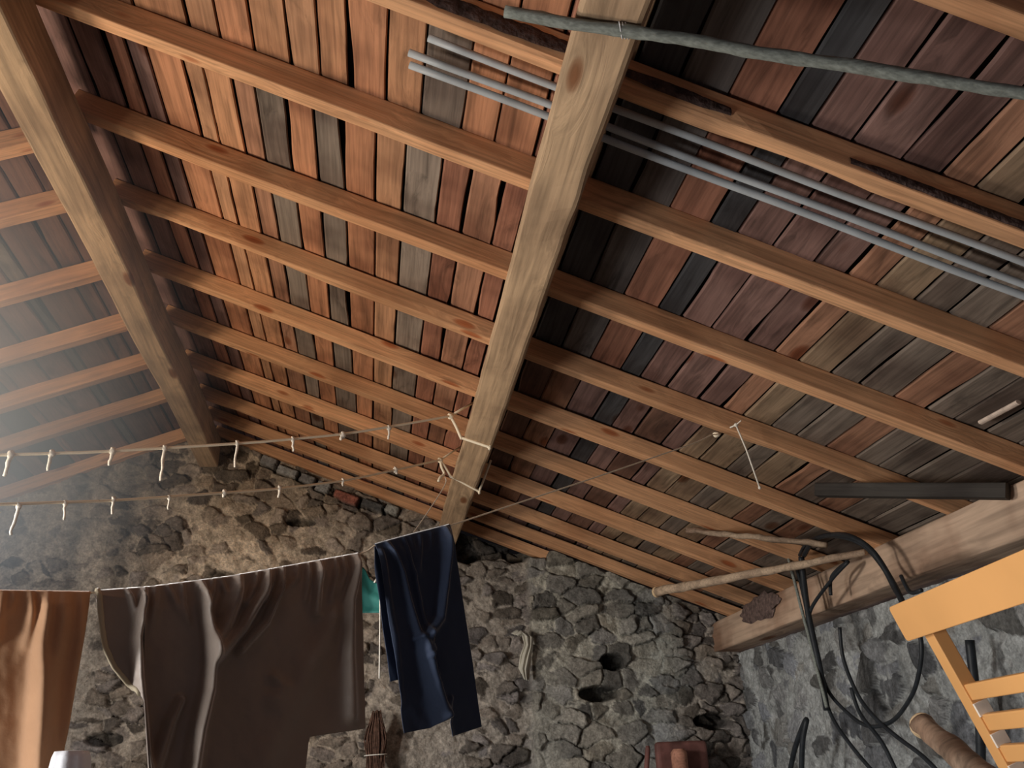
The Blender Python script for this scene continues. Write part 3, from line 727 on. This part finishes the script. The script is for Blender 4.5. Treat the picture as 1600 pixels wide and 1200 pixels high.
# ------------------------------------------------------------------ washing
def seg_d(px, py, poly):
    best = 1e9; tt_ = 0; L = 0
    tot = sum(math.hypot(b[0] - a[0], b[1] - a[1]) for a, b in zip(poly[:-1], poly[1:]))
    sd = 0
    for a, b in zip(poly[:-1], poly[1:]):
        dx, dy = b[0] - a[0], b[1] - a[1]; l2 = dx * dx + dy * dy
        t = max(0, min(1, ((px - a[0]) * dx + (py - a[1]) * dy) / l2)); qx, qy = a[0] + dx * t, a[1] + dy * t
        d = math.hypot(px - qx, py - qy)
        if d < best:
            best = d; tt_ = (L + t * math.sqrt(l2)) / tot; sd = d if (dx * (py - qy) - dy * (px - qx)) < 0 else -d
        L += math.sqrt(l2)
    return sd, tt_
def interp(xs, ys, x):
    return float(np.interp(x, xs, ys))
def drape(name, label, cat, top, bot, folds, mat, nu, nv, base=.012, back=.25, th_=.0025, noise_a=.004, seed=0, extra=None, group=None):
    """top: [(u,px,py)], bot: [(u,px,py)] outline in the line's own vertical plane"""
    tu = [t[0] for t in top]; bu = [t[0] for t in bot]
    th = empty(name, onC(top[0][1], top[0][2]), label, cat, group)
    V = []; nb = max(4, int(nv * back))
    for i in range(nu + 1):
        u = i / nu
        tp = (interp(tu, [t[1] for t in top], u), interp(tu, [t[2] for t in top], u))
        bt = (interp(bu, [t[1] for t in bot], u), interp(bu, [t[2] for t in bot], u))
        row = []
        for j in range(nb):                                  # flap behind the line
            t = (1 - j / nb) * back * .9
            x = tp[0] + (bt[0] - tp[0]) * t; y = tp[1] + (bt[1] - tp[1]) * t
            p = onC(x, y, 0) + nCn * (.004 + base * min(1, t * 8) + .006 * (1 + mn.noise(Vector((u * 14, t * 5, seed)))) * min(1, t * 10))
            row.append(p)
        a0 = onC(*tp)
        row.append(a0 + Vector((0, 0, .0045)) + nCn * .002)
        for j in range(nv + 1):
            t = (j / nv) ** 1.15
            x = tp[0] + (bt[0] - tp[0]) * t; y = tp[1] + (bt[1] - tp[1]) * t
            d = .004 + base * min(1, t * 10)
            for (poly, wpx, amp, tail) in folds:
                sd, ft = seg_d(x, y, poly)
                w_ = wpx * (.7 + .6 * ft); f_ = 1 - tail * ft
                if ft <= 0.001 or ft >= .999: f_ *= .9
                d += amp * 1.35 * f_ * math.exp(-(sd / w_) ** 2) * min(1, .25 + t * 12)
            d += noise_a * mn.noise(Vector((x * .02, y * .012, seed * 3.3))) * min(1, t * 6) + noise_a * .35 * mn.noise(Vector((x * .07, y * .05, seed))) * min(1, t * 6)
            row.append(onC(x, y, d))
        V.append(row)
    m = len(V[0]); flat = [p for r_ in V for p in r_]
    Fc = [(i * m + k, (i + 1) * m + k, (i + 1) * m + k + 1, i * m + k + 1) for i in range(nu) for k in range(m - 1)]
    o = mesh('cloth', flat, Fc, mat, th)
    md = o.modifiers.new('thick', 'SOLIDIFY'); md.thickness = th_; md.offset = 0
    return th, V, nb
# tan cloth
tf = [([(22, 925), (20, 940), (10, 960)], 6, .010, .6), ([(48, 925), (48, 960), (40, 1010)], 7, .018, .7), ([(75, 925), (62, 1010), (52, 1210)], 13, .030, .2),
      ([(100, 925), (92, 990), (75, 1060), (60, 1210)], 16, .022, .2), ([(128, 930), (122, 1000), (100, 1150)], 8, .010, .3), ([(5, 925), (-10, 1000)], 8, .012, .2), ([(88, 925), (84, 950)], 4, .008, .6), ([(62, 925), (66, 945)], 4, .008, .6)]
drape('tan_cloth', 'orange-tan cloth hung over the line at the far left edge', 'cloth',
      [(0, -150, 923), (1, 141, 927)], [(0, -190, 1290), (1, 78, 1290)], tf, M_tan, 110, 90, seed=1)
# brown cloth
bf = [([(225, 921), (218, 955), (211, 1000), (212, 1060), (218, 1120), (228, 1270)], 7, .034, -.1),
      ([(243, 918), (238, 945), (232, 985)], 8, .020, .8),
      ([(262, 915), (270, 940), (282, 965)], 6, .014, .7),
      ([(285, 912), (283, 945), (290, 975)], 5, .014, .7),
      ([(312, 909), (316, 960), (325, 1020), (320, 1080), (305, 1140), (285, 1270)], 9, .042, -.1),
      ([(345, 904), (350, 930), (338, 960)], 5, .014, .6),
      ([(372, 900), (362, 940), (344, 985), (328, 1015)], 10, .040, .3),
      ([(418, 893), (405, 930), (372, 985), (333, 1030)], 7, .042, .3),
      ([(440, 889), (432, 925), (410, 975), (370, 1018)], 5, .036, .3),
      ([(278, 1095), (262, 1130), (235, 1210)], 9, .020, -.3),
      ([(332, 906), (328, 925), (318, 950)], 5, .018, .5), ([(402, 896), (396, 915), (380, 945)], 5, .020, .5), ([(428, 891), (420, 915), (408, 940)], 4, .016, .6), ([(482, 881), (478, 905), (472, 940)], 4, .016, .6), ([(524, 874), (520, 900), (512, 940)], 4, .014, .6), ([(198, 922), (205, 945), (214, 975)], 5, .014, .6),
      ([(465, 885), (460, 905), (442, 925)], 5, .014, .7),
      ([(497, 878), (492, 910), (489, 960)], 6, .032, .6),
      ([(508, 876), (502, 895), (498, 905)], 4, .010, .7),
      ([(536, 872), (534, 900), (525, 925)], 5, .014, .7),
      ([(555, 868), (550, 900), (541, 940), (540, 1010), (543, 1120)], 8, .030, .4),
      ([(425, 1060), (436, 1075), (425, 1095)], 12, .012, 0),
      ([(520, 960), (470, 1060), (400, 1200)], 20, .012, 0)]
th, VV, nb = drape('brown_cloth', 'large brownish grey cloth with gathered folds and a piped left edge, hanging on the line', 'cloth',
      [(0, 152, 925), (.2, 233, 919), (.5, 355, 903), (.8, 478, 881), (1, 560, 866)],
      [(0, 158, 985), (.03, 163, 1015), (.07, 178, 1045), (.13, 208, 1080), (.17, 216, 1100), (.175, 226, 1290), (.74, 462, 1290), (.79, 480, 1152), (1, 567, 1139)], bf, M_brown, 260, 150, seed=4, th_=.0022)
edge = [VV[0][k] for k in range(nb, len(VV[0]), 6)] + [VV[i][-1] for i in range(0, 40, 2)]
pp = tube('piping', edge, .0062, M_pipingm, th, sides=8, rough=.3); pp['label'] = 'beige piped edge'
# navy trousers folded over the line
nf = [([(694, 826), (692, 870), (685, 930), (680, 968), (664, 990), (655, 1020), (668, 1075), (690, 1150)], 8, .030, .3),
      ([(604, 850), (622, 900), (634, 950), (650, 1000), (670, 1060), (690, 1120)], 6, .018, 0),
      ([(592, 862), (600, 920), (612, 1000), (620, 1100)], 6, .010, .2), ([(655, 838), (650, 870), (645, 900)], 4, .010, .5), ([(630, 842), (636, 880), (655, 960), (668, 1010)], 3, .008, .2), ([(642, 1000), (662, 992)], 4, .010, 0), ([(655, 1030), (672, 1015)], 4, .009, 0), ([(700, 1090), (690, 1120)], 4, .008, 0),
      ([(640, 842), (642, 865), (650, 900)], 6, .006, .5), ([(672, 834), (668, 855), (660, 880)], 5, .006, .5), ([(615, 845), (628, 870), (650, 935)], 7, .005, .3)]
th, VV, nb = drape('navy_trousers', 'dark navy trousers folded over the line in front of the purlin end', 'trousers',
      [(0, 586, 852), (.2, 606, 846), (.5, 640, 837), (1, 702, 821)], [(0, 627, 1146), (.35, 668, 1138), (.52, 697, 1118), (.56, 698, 1152), (1, 748, 1136)], nf, M_navy, 110, 120, back=.8, seed=7, noise_a=.006)
# green cloth behind
P_ = [(540, 872), (556, 880), (570, 889), (578, 905), (590, 912), (603, 918), (612, 918)]
V = []; nu_, nv_ = 30, 24
for i in range(nu_ + 1):
    u = i / nu_; x = 525 + 92 * u; yt = interp([p[0] for p in P_], [p[1] for p in P_], x); yb = 958
    for j in range(nv_ + 1):
        t = j / nv_; V.append(at_y(x, yt + (yb - yt) * t, 2.72 - .012 * math.sin(u * 9 + t) - .01 * mn.noise(Vector((u * 3, t * 3, 1)))))
m = nv_ + 1
gp = mesh('green_cloth', V, [(i * m + k, (i + 1) * m + k, (i + 1) * m + k + 1, i * m + k + 1) for i in range(nu_) for k in range(nv_)], M_green)
md = gp.modifiers.new('thick', 'SOLIDIFY'); md.thickness = .004
setp(gp, 'dark green cloth showing between the brown cloth and the navy trousers', 'cloth')

# white cloth over a post, bottom left
c0 = at_y(108, 1203, 2.05)
V = []; nu_, nv_ = 40, 18
for i in range(nu_):
    a = 2 * math.pi * i / nu_
    for j in range(nv_ + 1):
        t = j / nv_; r_ = .038 * math.sin(min(1, t * 2.2) * math.pi / 2) * (1 + .12 * math.sin(a * 7) * t); z = c0.z + .035 - .02 * t * t - max(0, t - .3) * .30
        V.append((c0.x + r_ * math.cos(a), c0.y + r_ * math.sin(a), z))
m = nv_ + 1
wc = mesh('white_cloth', V, [(i * m + k, ((i + 1) % nu_) * m + k, ((i + 1) % nu_) * m + k + 1, i * m + k + 1) for i in range(nu_) for k in range(nv_)], M_white)
setp(wc, 'white cloth peeking in at the bottom left beside the tan cloth', 'cloth')
V, Fc = tube_geo([(c0.x, c0.y, .0), (c0.x, c0.y, c0.z + .03)], .03, 12)
setp(mesh('wooden_post', V, Fc, M_stick), 'wooden post under the white cloth at the bottom left', 'post')

# white rag stuck at the wall corner
V = []; nu_, nv_ = 18, 30
RP = [(806, 992, 10), (815, 987, 12), (824, 994, 14), (826, 1008, 10), (822, 1025, 12), (819, 1045, 12), (822, 1062, 6)]
for j in range(nv_ + 1):
    t = j / nv_ * (len(RP) - 1); k = min(int(t), len(RP) - 2); f_ = t - k
    cx, cy, cw = [RP[k][q] + (RP[k + 1][q] - RP[k][q]) * f_ for q in range(3)]
    for i in range(nu_ + 1):
        u = i / nu_ - .5
        V.append(at_y(cx + u * cw * 1.3, cy + u * 3, 5.48 - .03 * math.cos(u * 3) - .012 * math.sin(u * 16 + t)))
m = nu_ + 1
rg = mesh('white_rag', V, [(j * m + i, (j + 1) * m + i, (j + 1) * m + i + 1, j * m + i + 1) for j in range(nv_) for i in range(nu_)], M_rag)
md = rg.modifiers.new('thick', 'SOLIDIFY'); md.thickness = .006
setp(rg, 'dirty white rag stuffed into the stone wall at its vertical corner', 'rag')
# twig bundle
th = empty('twig_bundle', at_y(592, 1118, 5.45), 'bundle of dry reddish twigs hanging on the stone wall below the brown cloth', 'twig bundle')
a = at_y(588, 1118, 5.46); rr = random.Random(3); parts = []
for i in range(170):
    an = rr.uniform(0, 6.28); s = rr.uniform(0, 1) ** .5
    t0 = a + Vector((math.cos(an) * .025 * s, math.sin(an) * .02 * s, rr.uniform(-.06, .03)))
    md_ = a + Vector((math.cos(an) * .060 * s, math.sin(an) * .04 * s, -.13))
    tc = a + Vector((math.cos(an) * .045 * s, math.sin(an) * .035 * s, -.27)); bt = a + Vector((math.cos(an) * .09 * s, math.sin(an) * .05 * s, -.5))
    parts.append(tube_geo(spline([t0, md_ + Vector((rr.uniform(-.012, .012), 0, rr.uniform(-.02, .02))), tc + Vector((rr.uniform(-.008, .008), 0, 0)), bt], 3), .0026, 4))
V, Fc = merge(parts); o = mesh('twigs', V, Fc, M_twig, th); o['kind'] = 'stuff'
zt = at_y(592, 1182, 5.42).z
V, Fc = tube_geo([(a.x + .06 * math.cos(q), a.y + .045 * math.sin(q), zt + .002 * q) for q in [i * .3 for i in range(22)]], .003, 6); mesh('binding_string', V, Fc, M_tie, th)

# ------------------------------------------------------------------ right side clutter
def stick(name, label, p0, p1, r, mat, rough=.25, cat='stick', end=None, sides=10, group=None):
    th = empty(name, p0, label, cat, group)
    px_seed = p0.x * 9
    n = 24; pts = [p0 + (p1 - p0) * (i / n) + Vector((0, 0, .006 * mn.noise(Vector((i * .3, px_seed, 0))))) for i in range(n + 1)]
    tube('shaft', pts, r, mat, th, sides=sides, rough=rough)
    if end:
        d = (p1 - p0).normalized(); r0 = r(0) if callable(r) else r
        V, Fc = tube_geo([p0 - d * .006, p0 + d * .004], r0 * 1.12, sides); o = mesh('cut_end', V, Fc, end, th); o['label'] = 'pale cut end'
    return th
stick('tool_handle', 'old round wooden handle sticking out over the stone wall from behind the black cable', at_y(1026, 925, 4.7), at_x(1352, 863, 1.975), lambda t: .025 - .011 * t, M_stick, end=M_cutwood, cat='handle')
stick('thin_stick', 'thin knobbly stick lying under the rafters left of the black cable', at_roof(1073, 828, -.03), at_roof(1292, 851, -.03), .0125, M_stick, rough=.6)
pa, pb = at_roof(1278, 766, -.05), at_roof(1575, 768, -.045)
o = beam('dark_board', pa, pb, .05, .05, M_darkboard, (0, 0, 1), wav=.002, seed=77)
setp(o, 'dark board lodged between the rafters and the eaves log on the right', 'board')
pa, pb = at_roof(1532, 660, .058), at_roof(1592, 628, .058)
o = beam('pale_batten', pa, pb, .018, .012, M_light, up_r, wav=.001, seed=78)
setp(o, 'short pale scrap of wood nailed under the boards at the right edge', 'wood scrap')
# black cable coil hung over the eaves log
XC = 1.93
def cx(px, py, dx=0): return at_x(px, py, XC + dx)
th = empty('cable_coil', cx(1250, 885), 'coil of black cable hanging over the eaves log left of the orange chair', 'cable')
loops = [
  [(1246, 875, 0), (1262, 848, -.05), (1300, 838, -.06), (1345, 850, -.05), (1378, 885, .0), (1400, 925, -.03), (1428, 965, -.05), (1440, 1010, -.06), (1434, 1060, -.06), (1420, 1095, -.05), (1392, 1128, -.04), (1355, 1134, -.03), (1320, 1110, -.02), (1292, 1075, -.02), (1276, 1020, -.02), (1262, 960, -.02), (1250, 905, -.02), (1246, 875, 0)],
  [(1256, 868, -.02), (1275, 842, -.06), (1320, 836, -.07), (1360, 858, -.05), (1392, 905, -.03), (1412, 945, -.05)],
  [(1243, 882, -.03), (1256, 930, -.04), (1268, 1000, -.04), (1284, 1070, -.04), (1300, 1120, -.04), (1330, 1165, -.04), (1372, 1215, -.04)],
  [(1312, 980, -.05), (1318, 1030, -.05), (1340, 1085, -.05), (1366, 1120, -.05), (1400, 1150, -.05), (1440, 1180, -.05), (1470, 1210, -.05)],
  [(1330, 1075, -.04), (1344, 1115, -.04), (1378, 1160, -.04), (1405, 1215, -.04)],
  [(1298, 930, -.02), (1300, 900, -.01), (1325, 878, .0), (1300, 905, -.03), (1268, 950, -.04), (1262, 985, -.04)],
  [(1408, 900, -.02), (1422, 925, -.04), (1440, 922, -.04)],
]
for q, lp in enumerate(loops):
    tube('cable', spline([cx(*p) for p in lp], 6), .0078 if q != 1 else .011, M_rubber, th, sides=8)
o = tube('cable', spline([cx(1252, 870, -.04), cx(1255, 900, -.04), cx(1263, 960, -.05), cx(1280, 1040, -.05), cx(1292, 1110, -.05)], 5), .014, M_rubber, th)
o = stick('grey_rod', 'thin grey rod hanging through the black cable coil', cx(1232, 872, -.05), cx(1292, 1105, -.07), .007, M_pole, cat='rod')
# short cable end, lower
th = empty('cable_end', cx(1258, 1128), 'bent black cable end sticking up near the bottom, below the coil', 'cable')
tube('cable', spline([cx(1230, 1230, 0), cx(1242, 1170, 0), cx(1260, 1124, 0), cx(1254, 1160, -.02), cx(1252, 1230, -.02)], 6), .012, M_rubber, th)
# hanging strap behind the chair
th = empty('black_strap', at_x(1528, 1100, 2.0), 'dark hose hanging on the stone wall behind the orange chair', 'hose')
tube('strap', spline([at_x(1515, 1000, 2.05), at_x(1524, 1080, 2.05), at_x(1532, 1150, 2.05), at_x(1532, 1260, 2.05)], 5), .016, M_rubber, th)
# log leaning
pa = at_x(1442, 1134, 1.75); d = (at_x(1540, 1215, 1.55) - pa).normalized()
p1 = pa + d * .9
stick('firewood_log', 'round log with pale cut end leaning at the bottom right beside the chair', pa, p1, .036, M_log, end=M_cutwood, cat='log', sides=16)
# reddish things at the bottom
def floorpost(name, label, px, py, y, r, mat, cat, lean=(0, 0)):
    p = at_y(px, py, y); q = Vector((p.x + lean[0], p.y + lean[1], 0)); th = empty(name, q, label, cat)
    V, Fc = tube_geo([q, (p + q) / 2, p - Vector((0, 0, .02)), p], lambda t: r * (1 if t < .99 else .75), 14, rough=.12); mesh('shaft', V, Fc, mat, th); return th
floorpost('round_post', 'round pinkish post standing in front of the rust red panel at the bottom', 1060, 1170, 5.2, .042, wood('pink_post_wood', (.45, .22, .15)), 'post')
floorpost('thin_lath', 'thin reddish lath leaning on the wall left of the round post', 1012, 1165, 5.35, .014, M_red, 'lath', (-.3, -.1))
pa = at_y(1062, 1158, 5.3); pb = at_y(1108, 1158, 5.25)
V, Fc = box_geo((pa.x - .14, 5.28, 0), (pb.x, 5.34, pa.z))
o = mesh('red_panel', V, Fc, M_red, smooth=False); md = o.modifiers.new('b', 'BEVEL'); md.width = .02; md.segments = 3
setp(o, 'rust red wooden panel standing at the foot of the stone wall, bottom centre right', 'panel')

# ------------------------------------------------------------------ chair on a table
tl = math.radians(20)
O = at_x(1400, 944, 1.10)                              # top left corner of the top rail
yv = (at_z(1600, 858, O.z) - O).normalized()           # along the rail
hp = Vector((-yv.y, yv.x, 0)).normalized()
if hp.x < 0: hp = -hp
dn = hp * math.sin(tl) - Vector((0, 0, math.cos(tl)))  # down the back
nb_ = yv.cross(dn).normalized()                        # out of the back, towards the room
if nb_.x > 0: nb_ = -nb_

ch = empty('orange_chair', (1.35, O.y - .22, .90), 'orange painted wooden chair with slatted back, at the right edge of the photo', 'chair')
def cp(a, b_, c_=0): return O + yv * a + dn * b_ + nb_ * c_
def plate(name, a0, a1, b0, b1, c0_, c1_, mat, bev=.006, skew=0):
    V = [cp(a0, b0, c0_), cp(a1, b0, c0_), cp(a1 , b1, c0_), cp(a0 + skew, b1, c0_), cp(a0, b0, c1_), cp(a1, b0, c1_), cp(a1, b1, c1_), cp(a0 + skew, b1, c1_)]
    o = mesh(name, V, [(0, 3, 2, 1), (4, 5, 6, 7), (0, 1, 5, 4), (1, 2, 6, 5), (2, 3, 7, 6), (3, 0, 4, 7)], mat, ch, smooth=False)
    md = o.modifiers.new('b', 'BEVEL'); md.width = bev; md.segments = 4
    return o
W = .56
def rounded_plate(name, a0, a1, b0, b1, c0_, c1_, rad, mat):
    ring = []
    for (ca, cb, s0) in ((a0 + rad, b0 + rad, 180), (a1 - rad, b0 + rad, 270), (a1 - rad, b1 - rad, 0), (a0 + rad, b1 - rad, 90)):
        for k in range(7):
            t = math.radians(s0 + 15 * k); ring.append((ca + rad * math.cos(t), cb + rad * math.sin(t)))
    n = len(ring); V = [cp(x, y, c0_) for x, y in ring] + [cp(x, y, c1_) for x, y in ring]
    Fc = [tuple(range(n))[::-1], tuple(range(n, 2 * n))] + [(i, (i + 1) % n, n + (i + 1) % n, n + i) for i in range(n)]
    o = mesh(name, V, Fc, mat, ch, smooth=False); md = o.modifiers.new('b', 'BEVEL'); md.width = .002; md.segments = 2; return o
rounded_plate('top_rail', 0, W, 0, .076, 0, .020, .010, M_chair)
for a in (.058, W - .058 - .034):
    plate('stile', a, a + .038, .072, .80, -.024, .006, M_chair, .002)
for b_ in (.185, .245, .305, .365):
    plate('slat', .094, W - .085, b_, b_ + .032, -.012, .002, M_chair, .003)
for b_ in (.222, .282, .342):
    o = plate('stile_block', .0955, .1015, b_, b_ + .026, -.024, .0062, M_chairedge, .001); o['label'] = 'pale bare wood block between the slats'
plate('seat', .04, W - .04, .44, .46, -.42, -.02, M_chair, .006)
for a in (.058, W - .092):
    o = plate('front_leg', a, a + .034, .0, .034, -.30, -.26, M_chair, .004)
    p0 = cp(a + .017, .455, -.38); p1 = Vector((p0.x - .02, p0.y, .905))
    bpy.data.objects.remove(o)
    V, Fc = tube_geo([p0, p1], .017, 8); mesh('front_leg', V, Fc, M_chair, ch)
tb = empty('work_table', (1.35, O.y - .2, 0), 'plain wooden table carrying the orange chair', 'table')
V, Fc = box_geo((.95, O.y - .75, .86), (1.95, O.y + .15, .90)); mesh('tabletop', V, Fc, M_floor, tb, smooth=False)
for x in (1.0, 1.85):
    for y in (O.y - .70, O.y + .06):
        V, Fc = box_geo((x, y, 0), (x + .05, y + .05, .86)); mesh('leg', V, Fc, M_floor, tb, smooth=False)
